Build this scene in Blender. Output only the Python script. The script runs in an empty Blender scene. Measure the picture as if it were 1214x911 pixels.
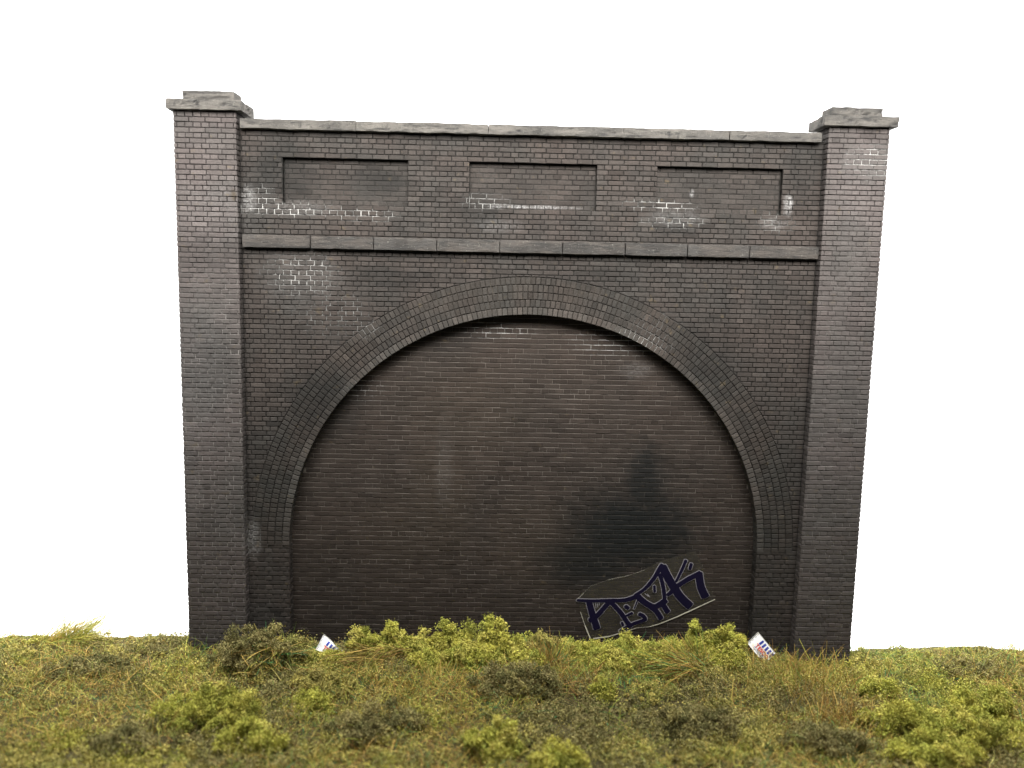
import bpy, bmesh, math, random
import numpy as np
from mathutils import Vector, Matrix, noise

random.seed(11)
rng = np.random.default_rng(11)
scene = bpy.context.scene
COL = scene.collection
R = math.radians

# ------------------------------------------------------------------ helpers
def link(o, parent=None):
    COL.objects.link(o)
    if parent is not None:
        o.parent = parent
    return o

def tag(o, label=None, cat=None, group=None, kind=None):
    if label: o['label'] = label
    if cat: o['category'] = cat
    if group: o['group'] = group
    if kind: o['kind'] = kind
    return o

def empty(name, loc):
    o = bpy.data.objects.new(name, None)
    o.location = loc
    o.empty_display_size = 0.2
    return link(o)

class MB:
    """collects polygons (world coordinates) with a material slot and a per-vertex tint"""
    def __init__(self):
        self.v = []; self.f = []; self.m = []; self.c = []
    def poly(self, pts, mat=0, tint=(1, .5, 0, 1)):
        n = len(self.v)
        self.v.extend(pts); self.c.extend([tint] * len(pts))
        self.f.append(tuple(range(n, n + len(pts)))); self.m.append(mat)
    def mesh(self, verts, faces, mat=0, tint=(1, .5, 0, 1)):
        n = len(self.v)
        self.v.extend(verts); self.c.extend([tint] * len(verts))
        for f in faces:
            self.f.append(tuple(i + n for i in f)); self.m.append(mat)
    def box(self, x0, x1, y0, y1, z0, z1, mat=0, tint=(1, .5, 0, 1)):
        vs = [(x, y, z) for x in (x0, x1) for y in (y0, y1) for z in (z0, z1)]
        fs = [(0, 1, 3, 2), (4, 6, 7, 5), (0, 4, 5, 1), (2, 3, 7, 6), (0, 2, 6, 4), (1, 5, 7, 3)]
        self.mesh(vs, fs, mat, tint)
    def build(self, name, mats, parent=None, origin=(0, 0, 0), smooth=False):
        me = bpy.data.meshes.new(name)
        ox, oy, oz = origin
        me.from_pydata([(a - ox, b - oy, c - oz) for a, b, c in self.v], [], self.f)
        for m in mats: me.materials.append(m)
        me.polygons.foreach_set('material_index', self.m)
        at = me.color_attributes.new('tint', 'FLOAT_COLOR', 'POINT')
        at.data.foreach_set('color', np.array(self.c, dtype=np.float32).ravel())
        if smooth: me.polygons.foreach_set('use_smooth', [True] * len(me.polygons))
        me.update()
        return link(bpy.data.objects.new(name, me), parent)

def np_mesh(name, verts, quads, cols, mat, parent=None, loc=(0, 0, 0)):
    """fast mesh from numpy arrays: verts (n,3), quads (m,4), cols (n,3)"""
    me = bpy.data.meshes.new(name)
    n, m = len(verts), len(quads)
    me.vertices.add(n); me.vertices.foreach_set('co', verts.astype(np.float32).ravel())
    me.loops.add(m * 4); me.loops.foreach_set('vertex_index', quads.astype(np.int32).ravel())
    me.polygons.add(m)
    me.polygons.foreach_set('loop_start', np.arange(0, m * 4, 4, dtype=np.int32))
    me.polygons.foreach_set('loop_total', np.full(m, 4, dtype=np.int32))
    me.materials.append(mat)
    at = me.color_attributes.new('tint', 'FLOAT_COLOR', 'POINT')
    at.data.foreach_set('color', np.c_[cols, np.ones(n)].astype(np.float32).ravel())
    me.update(calc_edges=True)
    o = bpy.data.objects.new(name, me)
    o.location = loc
    return link(o, parent)

# ------------------------------------------------------------------ materials
ROOT = (5.225, 0.2, 0.0)          # base of the wall; its parts keep object coordinates relative to it

class NT:
    def __init__(self, name):
        self.mat = bpy.data.materials.new(name); self.mat.use_nodes = True
        self.t = self.mat.node_tree; self.t.nodes.clear()
        self.out = self.t.nodes.new('ShaderNodeOutputMaterial')
        self.bsdf = self.t.nodes.new('ShaderNodeBsdfPrincipled')
        self.t.links.new(self.bsdf.outputs[0], self.out.inputs[0])
        self.bsdf.inputs['Specular IOR Level'].default_value = .25
    def n(self, typ, **kw):
        nd = self.t.nodes.new(typ)
        for k, v in kw.items(): setattr(nd, k, v)
        return nd
    def l(self, a, b): self.t.links.new(a, b)
    def put(self, sock, val):
        if hasattr(val, 'is_output'): self.l(val, sock)
        else: sock.default_value = val
    def math(self, op, a, b=0.0, clamp=False):
        nd = self.n('ShaderNodeMath', operation=op, use_clamp=clamp)
        self.put(nd.inputs[0], a); self.put(nd.inputs[1], b)
        return nd.outputs[0]
    def vmath(self, op, a, b):
        nd = self.n('ShaderNodeVectorMath', operation=op)
        self.put(nd.inputs[0], a); self.put(nd.inputs[1], b)
        return nd
    def noise(self, vec, scale, detail=4, rough=.55):
        nd = self.n('ShaderNodeTexNoise')
        self.l(vec, nd.inputs['Vector'])
        nd.inputs['Scale'].default_value = scale; nd.inputs['Detail'].default_value = detail
        nd.inputs['Roughness'].default_value = rough
        return nd.outputs[0]
    def ramp(self, v, a, b, lo=0., hi=1., smooth=True):
        nd = self.n('ShaderNodeMapRange', interpolation_type='SMOOTHSTEP' if smooth else 'LINEAR')
        self.put(nd.inputs[0], v)
        for i, q in zip((1, 2, 3, 4), (a, b, lo, hi)): nd.inputs[i].default_value = q
        return nd.outputs[0]
    def mix(self, f, a, b, mode='MIX'):
        nd = self.n('ShaderNodeMix', data_type='RGBA', blend_type=mode)
        self.put(nd.inputs[0], f)
        self.put(nd.inputs[6], a if hasattr(a, 'is_output') else (*a, 1))
        self.put(nd.inputs[7], b if hasattr(b, 'is_output') else (*b, 1))
        return nd.outputs[2]
    def coord(self):
        return self.n('ShaderNodeTexCoord').outputs['Object']
    def tint(self):
        return self.n('ShaderNodeAttribute', attribute_name='tint')
    def blobs(self, co, blobs, amount=.5):
        """sum of soft stains (x, z, rx, rz, strength), their edges broken up by noise"""
        nz = self.noise(co, 6, 5, .65)
        tot = None
        for x, z, rx, rz, s in blobs:
            d = self.vmath('SUBTRACT', co, (x - ROOT[0], 0, z)).outputs[0]
            d = self.vmath('MULTIPLY', d, (1 / rx, 0, 1 / rz)).outputs[0]
            ln = self.vmath('LENGTH', d, (0, 0, 0)).outputs['Value']
            ln = self.math('ADD', ln, self.math('MULTIPLY', self.math('SUBTRACT', nz, .5), amount * 2))
            m = self.ramp(ln, 1.25, .35, 0, s)
            tot = m if tot is None else self.math('MAXIMUM', tot, m)
        return tot
    def bump(self, h, strength, dist):
        b = self.n('ShaderNodeBump'); b.inputs['Strength'].default_value = strength
        b.inputs['Distance'].default_value = dist
        self.l(h, b.inputs['Height']); self.l(b.outputs[0], self.bsdf.inputs['Normal'])

WHITE = [(1.76,5.98,.57,.37,.80),(2.25,5.39,.57,.38,.45),(1.64,6.92,.87,.11,1.),(2.70,6.87,.56,.11,.8),(1.21,7.07,.27,.20,.7),
 (4.52,7.09,.38,.15,.5),(7.10,7.11,.57,.10,.8),(7.36,6.88,.51,.12,.8),(8.89,6.88,.32,.15,.5),
 (10.20,7.80,.42,.28,1.),(4.74,5.16,.55,.15,1.),(6.61,5.02,.8,.24,1.),(2.70,4.21,.32,.23,.6),(7.05,5.32,.52,.26,.22),
 (.99,1.85,.16,.34,.7),(3.93,2.98,.16,.80,.14),(2.70,5.17,.32,.19,.4)]
PALE_SMEARS = [(1.02,7.05,.12,.24,.34),(9.06,7.16,.09,.16,.6),(8.86,6.87,.22,.10,.18),(1.0,1.85,.12,.34,.30),(.45,6.9,.8,.5,.08),(.30,4.4,.4,1.5,.10),  # chalky smears, plus broad faint pale patches on the left pier
 (.10,3.3,.25,1.4,.10),(5.21,7.045,.72,.03,.55),(7.62,7.3,.04,.07,.5),(1.75,6.95,.6,.15,.10),(4.75,6.75,.4,.12,.12),(7.35,6.92,.5,.14,.12),(10.1,7.4,.5,.8,.06),
 (1.8,5.9,.8,.5,.06),(3.93,3.0,.16,.8,.07),(6.9,4.6,.3,.15,.12)]
SOOT = [(7.12,2.75,.36,.80,.88),(6.95,2.0,1.2,.80,1.),(6.30,1.5,.9,.55,.9),(7.5,1.95,.6,.4,.6),(2.12,4.0,.64,.65,.5),(7.85,4.89,.65,.77,.3),
 (1.53,7.45,.62,.48,.5),(3.08,5.94,.76,.25,.4),(2.95,7.36,.5,.24,.45),(4.46,6.97,.5,.25,.45),(7.37,6.81,.38,.19,.5),(.45,6.26,.62,.37,.25),
 (5.31,8.09,2.5,.10,.35),(3.2,6.32,1.26,.15,.4),(.4,4.62,.51,.51,.25),(6.13,6.01,.77,.18,.3),(9.25,7.5,.35,.6,.35),(4.0,5.0,.5,.3,.3)]

RUST = [(3.9,2.6,.6,1.3,.16),(3.4,2.0,.9,.8,.12),(5.3,1.8,.9,.9,.10),(4.3,3.8,1.1,.9,.12),(.85,7.1,.05,.1,.6)]

def brick_material(name, warm, cool, dark=1.0):
    q = NT(name); co = q.coord(); t = q.tint()
    sep = q.n('ShaderNodeSeparateColor'); q.l(t.outputs['Color'], sep.inputs[0])
    big = q.ramp(q.noise(co, .9, 4, .6), .34, .66)
    f = q.math('ADD', q.math('MULTIPLY', big, .78), q.math('MULTIPLY', sep.outputs[1], .22))
    c = q.mix(f, warm, cool)
    c = q.mix(1.0, c, q.n('ShaderNodeCombineColor').outputs[0], 'MULTIPLY') if False else c
    mul = q.n('ShaderNodeCombineColor')
    v = q.math('MULTIPLY', sep.outputs[0], q.ramp(q.noise(co, 34, 5, .7), .25, .75, .72, 1.28, False))
    v = q.math('MULTIPLY', v, dark)
    for i in range(3): q.l(v, mul.inputs[i])
    c = q.mix(1.0, c, mul.outputs[0], 'MULTIPLY')
    c = q.mix(q.blobs(co, SOOT, .55), c, (.0075, .0080, .0078))
    fine = q.ramp(q.noise(co, 26, 4, .75), .42, .66)
    pale_smear = q.math('MULTIPLY', q.blobs(co, PALE_SMEARS, .6), q.math('ADD', q.math('MULTIPLY', fine, .85), .25), True)
    c = q.mix(pale_smear, c, (.26, .255, .25))
    # rusty and mossy specks
    sp = q.ramp(q.noise(co, 7.3, 3, .5), .66, .78, 0, .35)
    c = q.mix(sp, c, (.085, .065, .036))
    c = q.mix(q.blobs(co, RUST, .6), c, (.036, .027, .016))
    gr = q.ramp(q.noise(co, 85, 2, .5), .70, .80, 0, .45)
    c = q.mix(gr, c, (.20, .195, .18))
    q.l(c, q.bsdf.inputs['Base Color'])
    q.bsdf.inputs['Roughness'].default_value = .9; q.bsdf.inputs['Specular IOR Level'].default_value = .07
    q.bump(q.noise(co, 48, 5, .7), .55, .012)
    return q.mat

def mortar_material(name, dark, pale, lo, hi):
    """dark joints turning pale below a height, with whitewashed patches"""
    q = NT(name); co = q.coord()
    sx = q.n('ShaderNodeSeparateXYZ'); q.l(co, sx.inputs[0])
    z = q.math('ADD', sx.outputs[2], q.math('MULTIPLY', q.math('SUBTRACT', q.noise(co, 1.1, 4, .6), .5), 7.0))
    f = q.ramp(z, lo, hi, 1, 0)
    f = q.math('MULTIPLY', f, q.ramp(q.noise(co, 9, 4, .7), .3, .6, .25, 1))
    c = q.mix(f, dark, pale)
    c = q.mix(q.math('MULTIPLY', q.blobs(co, SOOT, .55), .72), c, (.010, .011, .010))
    w = q.blobs(co, WHITE, .5)
    w = q.math('MULTIPLY', w, q.ramp(q.noise(co, 11, 4, .65), .38, .55, .15, 1))
    c = q.mix(w, c, (.27, .265, .25))
    q.l(c, q.bsdf.inputs['Base Color']); q.bsdf.inputs['Roughness'].default_value = .95; q.bsdf.inputs['Specular IOR Level'].default_value = .05
    q.bump(q.noise(co, 60, 4, .7), .4, .008)
    return q.mat

def stone_material(name, a, b):
    q = NT(name); co = q.coord(); t = q.tint()
    sep = q.n('ShaderNodeSeparateColor'); q.l(t.outputs['Color'], sep.inputs[0])
    st = q.vmath('MULTIPLY', co, (.45, 1, 2.2)).outputs[0]
    c = q.mix(q.ramp(q.noise(st, 3.2, 6, .65), .35, .65), a, b)
    c = q.mix(q.ramp(q.noise(st, 9, 6, .75), .50, .66, 0, .8), c, (.022, .022, .021))
    c = q.mix(q.ramp(q.noise(co, 2.3, 3, .6), .52, .66, 0, .45), c, (.050, .048, .045))
    c = q.mix(q.ramp(q.noise(co, 40, 4, .7), .58, .75, 0, .45), c, (.22, .21, .185))
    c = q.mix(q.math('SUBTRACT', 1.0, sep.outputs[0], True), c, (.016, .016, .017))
    q.l(c, q.bsdf.inputs['Base Color']); q.bsdf.inputs['Roughness'].default_value = .9; q.bsdf.inputs['Specular IOR Level'].default_value = .08
    q.bump(q.noise(st, 18, 6, .8), .9, .03)
    return q.mat

def tint_material(name, rough=.9, trans=0.0, spec=.15):
    q = NT(name); t = q.tint()
    q.l(t.outputs['Color'], q.bsdf.inputs['Base Color'])
    q.bsdf.inputs['Roughness'].default_value = rough
    q.bsdf.inputs['Specular IOR Level'].default_value = spec
    if trans:
        tr = q.n('ShaderNodeBsdfTranslucent'); q.l(t.outputs['Color'], tr.inputs[0])
        mx = q.n('ShaderNodeMixShader'); mx.inputs[0].default_value = trans
        q.l(q.bsdf.outputs[0], mx.inputs[1]); q.l(tr.outputs[0], mx.inputs[2]); q.l(mx.outputs[0], q.out.inputs[0])
    return q.mat

def plain(name, col, rough=.6, spec=.25):
    q = NT(name); co = q.coord()
    c = q.mix(q.ramp(q.noise(co, 18, 4, .6), .35, .65, 0, .35), col, tuple(x * .72 for x in col))
    q.l(c, q.bsdf.inputs['Base Color']); q.bsdf.inputs['Roughness'].default_value = rough
    q.bsdf.inputs['Specular IOR Level'].default_value = spec
    return q.mat

M = dict(
    pier_brick=brick_material('pier_brick', (0.0573, 0.0485, 0.0456), (0.0469, 0.0433, 0.0404)),
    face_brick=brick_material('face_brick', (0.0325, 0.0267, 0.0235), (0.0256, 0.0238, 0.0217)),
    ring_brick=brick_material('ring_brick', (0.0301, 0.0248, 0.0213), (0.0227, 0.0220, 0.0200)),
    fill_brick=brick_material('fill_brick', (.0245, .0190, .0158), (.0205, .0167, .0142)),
    panel_brick=brick_material('panel_brick', (.0300, .0252, .0222), (.0240, .0220, .0200)),
    pier_mortar=mortar_material('pier_mortar', (.014, .012, .0115), (.17, .158, .147), 3.0, 7.2),
    face_mortar=mortar_material('face_mortar', (.012, .011, .010), (.09, .082, .074), -2.0, 3.5),
    ring_mortar=mortar_material('ring_mortar', (.010, .009, .008), (.085, .074, .060), 8.5, 4.6),
    fill_mortar=mortar_material('fill_mortar', (.080, .070, .060), (.125, .111, .097), 1.0, 5.0),
    panel_mortar=mortar_material('panel_mortar', (.010, .009, .008), (.035, .033, .030), 5.5, 8.5),
    stone=stone_material('coping_stone', (.090, .083, .074), (.050, .047, .043)),
    string_stone=stone_material('string_stone', (.058, .051, .045), (.031, .029, .027)),
    foam=tint_material('foam_foliage', .95, .12, .05),
    fibre=tint_material('grass_fibre', .75, .18, .2),
)

# ------------------------------------------------------------------ brick making
H = .0745; ST = .2325; GAP = .0066; BEV = .0060

def P_front(y):             # (x, z, depth) on a face looking towards -y
    return lambda a, b, d: (a, y + d, b)
def P_side(x, sgn):         # face looking towards sgn * x, a runs along y
    return lambda a, b, d: (x - sgn * d, a, b)

def rand_tint(lo=.78, hi=1.2):
    v = random.uniform(lo, hi)
    if random.random() < .04: v *= .8
    if random.random() < .03: v *= 1.18
    return (v, random.random(), 0, 1)

def brick(mb, poly, place, depth=.03, mat=1, bev=BEV, jit=.0022, tint=None, dj=.0035):
    n = len(poly)
    cx = sum(p[0] for p in poly) / n; cz = sum(p[1] for p in poly) / n
    area = sum(poly[i][0] * poly[(i + 1) % n][1] - poly[(i + 1) % n][0] * poly[i][1] for i in range(n)) / 2
    if abs(area) < .0004: return
    if area < 0: poly = poly[::-1]
    d0 = random.uniform(-dj, dj); sx = random.uniform(-.02, .02); sz = random.uniform(-.04, .04)
    pts = [(p[0] + random.uniform(-jit, jit), p[1] + random.uniform(-jit, jit)) for p in poly]
    rad = min(math.hypot(p[0] - cx, p[1] - cz) for p in pts)
    def off(p):
        dx, dz = p[0] - cx, p[1] - cz
        if n == 4:
            ax = max(abs(dx) - bev, abs(dx) * .4) * (1 if dx > 0 else -1)
            az = max(abs(dz) - bev, abs(dz) * .4) * (1 if dz > 0 else -1)
            return (cx + ax, cz + az)
        k = max(.5, 1 - bev / max(rad, .01)); return (cx + dx * k, cz + dz * k)
    t = tint or rand_tint()
    fr = [off(p) for p in pts]
    front = [place(p[0], p[1], d0 + sx * (p[0] - cx) + sz * (p[1] - cz)) for p in fr]
    mid = [place(p[0], p[1], d0 + bev * .8) for p in pts]
    back = [place(p[0], p[1], depth) for p in pts]
    vs = front + mid + back
    fs = [tuple(range(n))]
    for i in range(n):
        j = (i + 1) % n
        fs.append((i, n + i, n + j, j)); fs.append((n + i, 2 * n + i, 2 * n + j, n + j))
    mb.mesh(vs, fs, mat, t)

def clip_half(poly, nx, nz, d):
    """keep the side where nx*x + nz*z >= d"""
    out = []
    for i in range(len(poly)):
        a, b = poly[i], poly[(i + 1) % len(poly)]
        da = nx * a[0] + nz * a[1] - d; db = nx * b[0] + nz * b[1] - d
        if da >= 0: out.append(a)
        if (da >= 0) != (db >= 0):
            k = da / (da - db); out.append((a[0] + k * (b[0] - a[0]), a[1] + k * (b[1] - a[1])))
    return out

def courses(mb, place, x0, x1, z0, z1, bond='english', h=H, datum=7.003, xo=0.0, holes=(), circ=None, depth=.03,
            edge_depth=None, mat=1, keep_in=None, tone=(.78, 1.2), gap=GAP, dj=.0035, jit=.0022, gx=1.0):
    k0 = math.floor((z0 - datum) / h); k1 = math.ceil((z1 - datum) / h)
    for k in range(k0, k1):
        a, b = max(datum + k * h, z0), min(datum + (k + 1) * h, z1)
        if b - a < .022: continue
        if bond == 'english': header = k % 2 == 0; sh = 0 if not header else ST / 4
        else:
            header = k % 6 == 0; sh = (ST / 4 if header else (ST / 2 if k % 2 else 0))
        w = ST / 2 if header else ST
        iv = [(x0, x1)]
        for hx0, hx1, hz0, hz1 in holes:
            if (a + b) / 2 > hz0 and (a + b) / 2 < hz1:
                nw = []
                for p, q in iv:
                    if hx0 > p: nw.append((p, min(q, hx0)))
                    if hx1 < q: nw.append((max(p, hx1), q))
                iv = [i for i in nw if i[1] - i[0] > .02]
        for p, q in iv:
            i = math.floor((p - xo - sh) / w)
            while True:
                l, r = xo + sh + i * w, xo + sh + (i + 1) * w
                i += 1
                if l >= q: break
                l, r = max(l, p), min(r, q)
                if r - l < .02: continue
                g = gap * gx * random.uniform(.7, 1.25) * (1 if gx > .5 else random.choice((.15, .4, .7, 1.2)))
                poly = [(l + g, a + gap * .9), (r - g, a + gap * .9), (r - g, b - gap * .9), (l + g, b - gap * .9)]
                dp = depth
                if edge_depth and (abs(l - p) < .01 or abs(r - q) < .01): dp = edge_depth
                mx, mz = (l + r) / 2, (a + b) / 2
                if circ:
                    cx, cz, rad = circ
                    if mz > cz - .02 or True:
                        dx, dz = mx - cx, max(mz - cz, 0) if mz < cz else mz - cz
                        if mz < cz: dist = 1e9
                        else: dist = math.hypot(dx, dz)
                        if dist < rad - .16: continue
                        if dist < rad + .20:
                            nx, nz = dx / dist, dz / dist
                            poly = clip_half(poly, nx, nz, nx * cx + nz * cz + rad + gap)
                            if len(poly) < 3: continue
                if keep_in:
                    cx, cz, rad = keep_in
                    if mz > cz and math.hypot(mx - cx, mz - cz) > rad: continue
                    if mz <= cz and abs(mx - cx) > rad: continue
                brick(mb, poly, place, dp, mat, tint=rand_tint(*tone), dj=dj, jit=jit)

# ------------------------------------------------------------------ rough stone blocks
def rough_block(mb, x0, x1, y0, y1, z0, z1, res=.035, amp=.012, cracks=(), seed=0.0, mat=0, chips=.5, tone=1.0):
    size = Vector((x1 - x0, y1 - y0, z1 - z0)); lo = Vector((x0, y0, z0))
    n = [max(2, round(s / res)) for s in size]
    idx = {}; vs = []; fs = []; cs = []
    def vert(i, j, k):
        key = (i, j, k)
        if key in idx: return idx[key]
        u = Vector((i / n[0], j / n[1], k / n[2]))
        p = Vector((lo[a] + u[a] * size[a] for a in range(3)))
        q = p + Vector((seed, seed * .7, -seed))
        nrm = Vector((-(i == 0) + (i == n[0]), -(j == 0) + (j == n[1]), -(k == 0) + (k == n[2])))
        edges = sum(1 for c in nrm if c != 0)
        d = noise.noise(q * 3.1) * amp * .7 + noise.noise(q * 9.0) * amp * .6 + noise.noise(q * 23) * amp * .3
        if edges >= 2:
            d -= amp * chips * (.5 + 1.2 * max(0, noise.noise(q * 6.5 + Vector((3, 1, 7)))))
        tv = tone
        for (ax, az, bx, bz, wd, dp) in cracks:
            if j == 0 or nrm.x != 0:
                px = p.x if j == 0 else (p.x + (p.y - y0) * (1 if nrm.x > 0 else -1))
                vx, vz = bx - ax, bz - az
                t = max(0, min(1, ((px - ax) * vx + (p.z - az) * vz) / (vx * vx + vz * vz)))
                e = math.hypot(px - ax - t * vx, p.z - az - t * vz) / wd
                if e < 1:
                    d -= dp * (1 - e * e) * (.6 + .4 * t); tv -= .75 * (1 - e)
        p = p + nrm.normalized() * d if nrm.length else p
        idx[key] = len(vs); vs.append(tuple(p)); cs.append((max(0, tv), .5, 0, 1))
        return idx[key]
    for ax in range(3):
        b, c = [a for a in range(3) if a != ax]
        for side in (0, n[ax]):
            for i in range(n[b]):
                for j in range(n[c]):
                    q = []
                    for (s, t) in ((0, 0), (1, 0), (1, 1), (0, 1)):
                        ijk = [0, 0, 0]; ijk[ax] = side; ijk[b] = i + s; ijk[c] = j + t
                        q.append(vert(*ijk))
                    fs.append(tuple(q))
    base = len(mb.v)
    mb.v.extend(vs); mb.c.extend(cs)
    for f in fs:
        mb.f.append(tuple(i + base for i in f)); mb.m.append(mat)

# ------------------------------------------------------------------ the railway arch wall
W = 10.45; PW = .905; CX = 5.225; CZ = 1.76; RI = 3.676; RO = 4.243
YS = .15; YI = .345; TOP = 8.06
wall = empty('railway_arch_wall', ROOT)
tag(wall, 'dark brick railway retaining wall with a blind arch between two capped piers', 'brick wall', None, 'thing')

def pier(x0, x1, outer, cap, tier, cr1, cr2, seed):
    mb = MB()
    g = .012
    mb.box(x0 + g, x1 - g, g, .50, -.25, 8.285, 0)
    courses(mb, P_front(0), x0, x1, -.05, 8.28, xo=x0 - .005, gx=.85 if outer < 0 else .55, tone=(.88, 1.12))
    courses(mb, P_side(x1, 1), .0, .5, -.05, 8.28, xo=.0, datum=7.003, tone=(.88, 1.12))
    courses(mb, P_side(x0, -1), .0, .5, -.05, 8.28, xo=.0, datum=7.003, tone=(.88, 1.12))
    p = mb.build('pier', [M['pier_mortar'], M['pier_brick']], wall, ROOT)
    c = MB(); rough_block(c, cap[0], cap[1], -.085, .57, 8.283, 8.43, cracks=cr1, seed=seed, amp=.014, chips=.6)
    c.build('pier_cap', [M['stone']], p, ROOT)
    c = MB(); rough_block(c, tier[0], tier[1], -.03, .34, 8.425, 8.556, cracks=cr2, seed=seed + 5, amp=.012)
    c.build('cap_stone', [M['stone']], p, ROOT)
    return p

pier(0, PW, -1, (-.065, 1.005), (.150, .895),
     [(.33, 8.43, .38, 8.36, .028, .03), (.70, 8.33, .80, 8.37, .02, .015), (.06, 8.39, .2, 8.36, .015, .01), (1.10, 8.42, 1.14, 8.33, .03, .02), (1.3, 8.40, 1.45, 8.33, .025, .02)],
     [(.26, 8.515, .80, 8.51, .016, .02), (.62, 8.45, .82, 8.445, .018, .02), (.2, 8.50, .16, 8.47, .02, .02)], 2.3)
pier(W - PW, W, 1, (9.44, 10.54), (9.55, 10.31),
     [(9.72, 8.39, 9.9, 8.33, .02, .015), (10.4, 8.30, 10.54, 8.33, .03, .02), (10.0, 8.40, 10.2, 8.36, .018, .012), (9.36, 8.42, 9.30, 8.31, .03, .025)],
     [(9.62, 8.54, 9.76, 8.535, .022, .02), (9.95, 8.54, 9.90, 8.47, .02, .022), (9.98, 8.48, 10.1, 8.445, .022, .022), (10.2, 8.47, 10.31, 8.49, .02, .02)], 9.1)

# the spandrel face with its jambs
mb = MB(); JL, JR = CX - RI, CX + RI
yb = YS + .013
def arch_z(x, r): return CZ + math.sqrt(max(0, r * r - (x - CX) ** 2))
ri = RI + .012
mb.poly([(PW - .01, yb, -.25), (CX - ri, yb, -.25), (CX - ri, yb, 6.40), (PW - .01, yb, 6.40)])
mb.poly([(CX + ri, yb, -.25), (W - PW + .01, yb, -.25), (W - PW + .01, yb, 6.40), (CX + ri, yb, 6.40)])
N = 72
an = [math.pi - i * math.pi / N for i in range(N + 1)]
pa = [(CX + ri * math.cos(t), CZ + ri * math.sin(t)) for t in an]
for (xa, za), (xb, zb) in zip(pa, pa[1:]):
    mb.poly([(xa, yb, za), (xb, yb, zb), (xb, yb, 6.40), (xa, yb, 6.40)])
    mb.poly([(xa, yb, za), (xa, YI + .05, za), (xb, YI + .05, zb), (xb, yb, zb)])
for xj in (CX - ri, CX + ri):
    mb.poly([(xj, yb, -.25), (xj, YI + .05, -.25), (xj, YI + .05, CZ), (xj, yb, CZ)])
holes = [(JL, JR, -1, CZ)]
courses(mb, P_front(YS), PW + .003, W - PW - .003, -.05, 6.36, holes=holes, circ=(CX, CZ, RO), xo=.06, tone=(.84, 1.15))
for xj, s in ((JL, 1), (JR, -1)):
    courses(mb, P_side(xj, s), YS + .004, YI + .02, -.05, CZ, xo=YS, tone=(.7, 1.1))
mb.build('wall_face', [M['face_mortar'], M['face_brick']], wall, ROOT)

# five rings of bricks on edge
mb = MB()
yr = YS - .005
NR = 5; rw = (RO - RI) / NR
for r in range(NR):
    r0 = RI + r * rw; r1 = r0 + rw
    pitch = .0765 / ((r0 + r1) / 2)
    nb = round(math.pi / pitch); pitch = math.pi / nb
    for i in range(nb):
        t0 = i * pitch; t1 = t0 + pitch
        g0 = GAP * .8 / r0
        ra, rb = r0 + GAP * (.8 if r else .2), r1 - GAP * .8
        poly = [(CX + q * math.cos(t), CZ + q * math.sin(t)) for q, t in ((ra, t0 + g0), (rb, t0 + g0), (rb, t1 - g0), (ra, t1 - g0))]
        # polygon offset for a turned brick: bevel towards its centre
        n = 4; c0 = (sum(p[0] for p in poly) / 4, sum(p[1] for p in poly) / 4)
        tm = (t0 + t1) / 2; er = (math.cos(tm), math.sin(tm)); et = (-er[1], er[0])
        d0 = random.uniform(-.004, .004)
        jj = lambda: random.uniform(-.002, .002)
        pts = [(p[0] + jj(), p[1] + jj()) for p in poly]
        fr = []
        for p in pts:
            a = (p[0] - c0[0]) * er[0] + (p[1] - c0[1]) * er[1]; b = (p[0] - c0[0]) * et[0] + (p[1] - c0[1]) * et[1]
            a -= math.copysign(BEV, a); b -= math.copysign(BEV, b)
            fr.append((c0[0] + a * er[0] + b * et[0], c0[1] + a * er[1] + b * et[1]))
        dep = YI + .03 if r == 0 else yr + .05
        vs = [(p[0], yr + d0, p[1]) for p in fr] + [(p[0], yr + d0 + .005, p[1]) for p in pts] + [(p[0], dep, p[1]) for p in pts]
        fs = [(0, 1, 2, 3)]
        for k in range(4):
            j = (k + 1) % 4
            fs += [(k, 4 + k, 4 + j, j), (4 + k, 8 + k, 8 + j, 4 + j)]
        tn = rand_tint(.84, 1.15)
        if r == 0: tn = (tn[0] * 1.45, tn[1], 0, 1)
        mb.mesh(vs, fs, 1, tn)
yq = yr + .014
for a, b in zip(an, an[1:]):
    q = [(CX + r * math.cos(t), yq, CZ + r * math.sin(t)) for r, t in ((RI + .008, a), (RO - .006, a), (RO - .006, b), (RI + .008, b))]
    mb.poly(q)
    q = [(CX + (RO - .006) * math.cos(t), y, CZ + (RO - .006) * math.sin(t)) for y, t in ((yq, a), (yq + .04, a), (yq + .04, b), (yq, b))]
    mb.poly(q)
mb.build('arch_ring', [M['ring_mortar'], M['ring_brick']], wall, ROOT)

# bricked-up opening
mb = MB()
mb.box(.6, W - .6, YI + .009, .50, -.25, 7.95)
courses(mb, P_front(YI), JL - .02, JR + .02, -.05, CZ + RI + .05, bond='garden', h=.0775, datum=.02, xo=.03, keep_in=(CX, CZ, RI + .07),
        tone=(.86, 1.14), gap=.0064, dj=.002, gx=.42)
mb.build('arch_infill', [M['fill_mortar'], M['fill_brick']], wall, ROOT)

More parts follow.
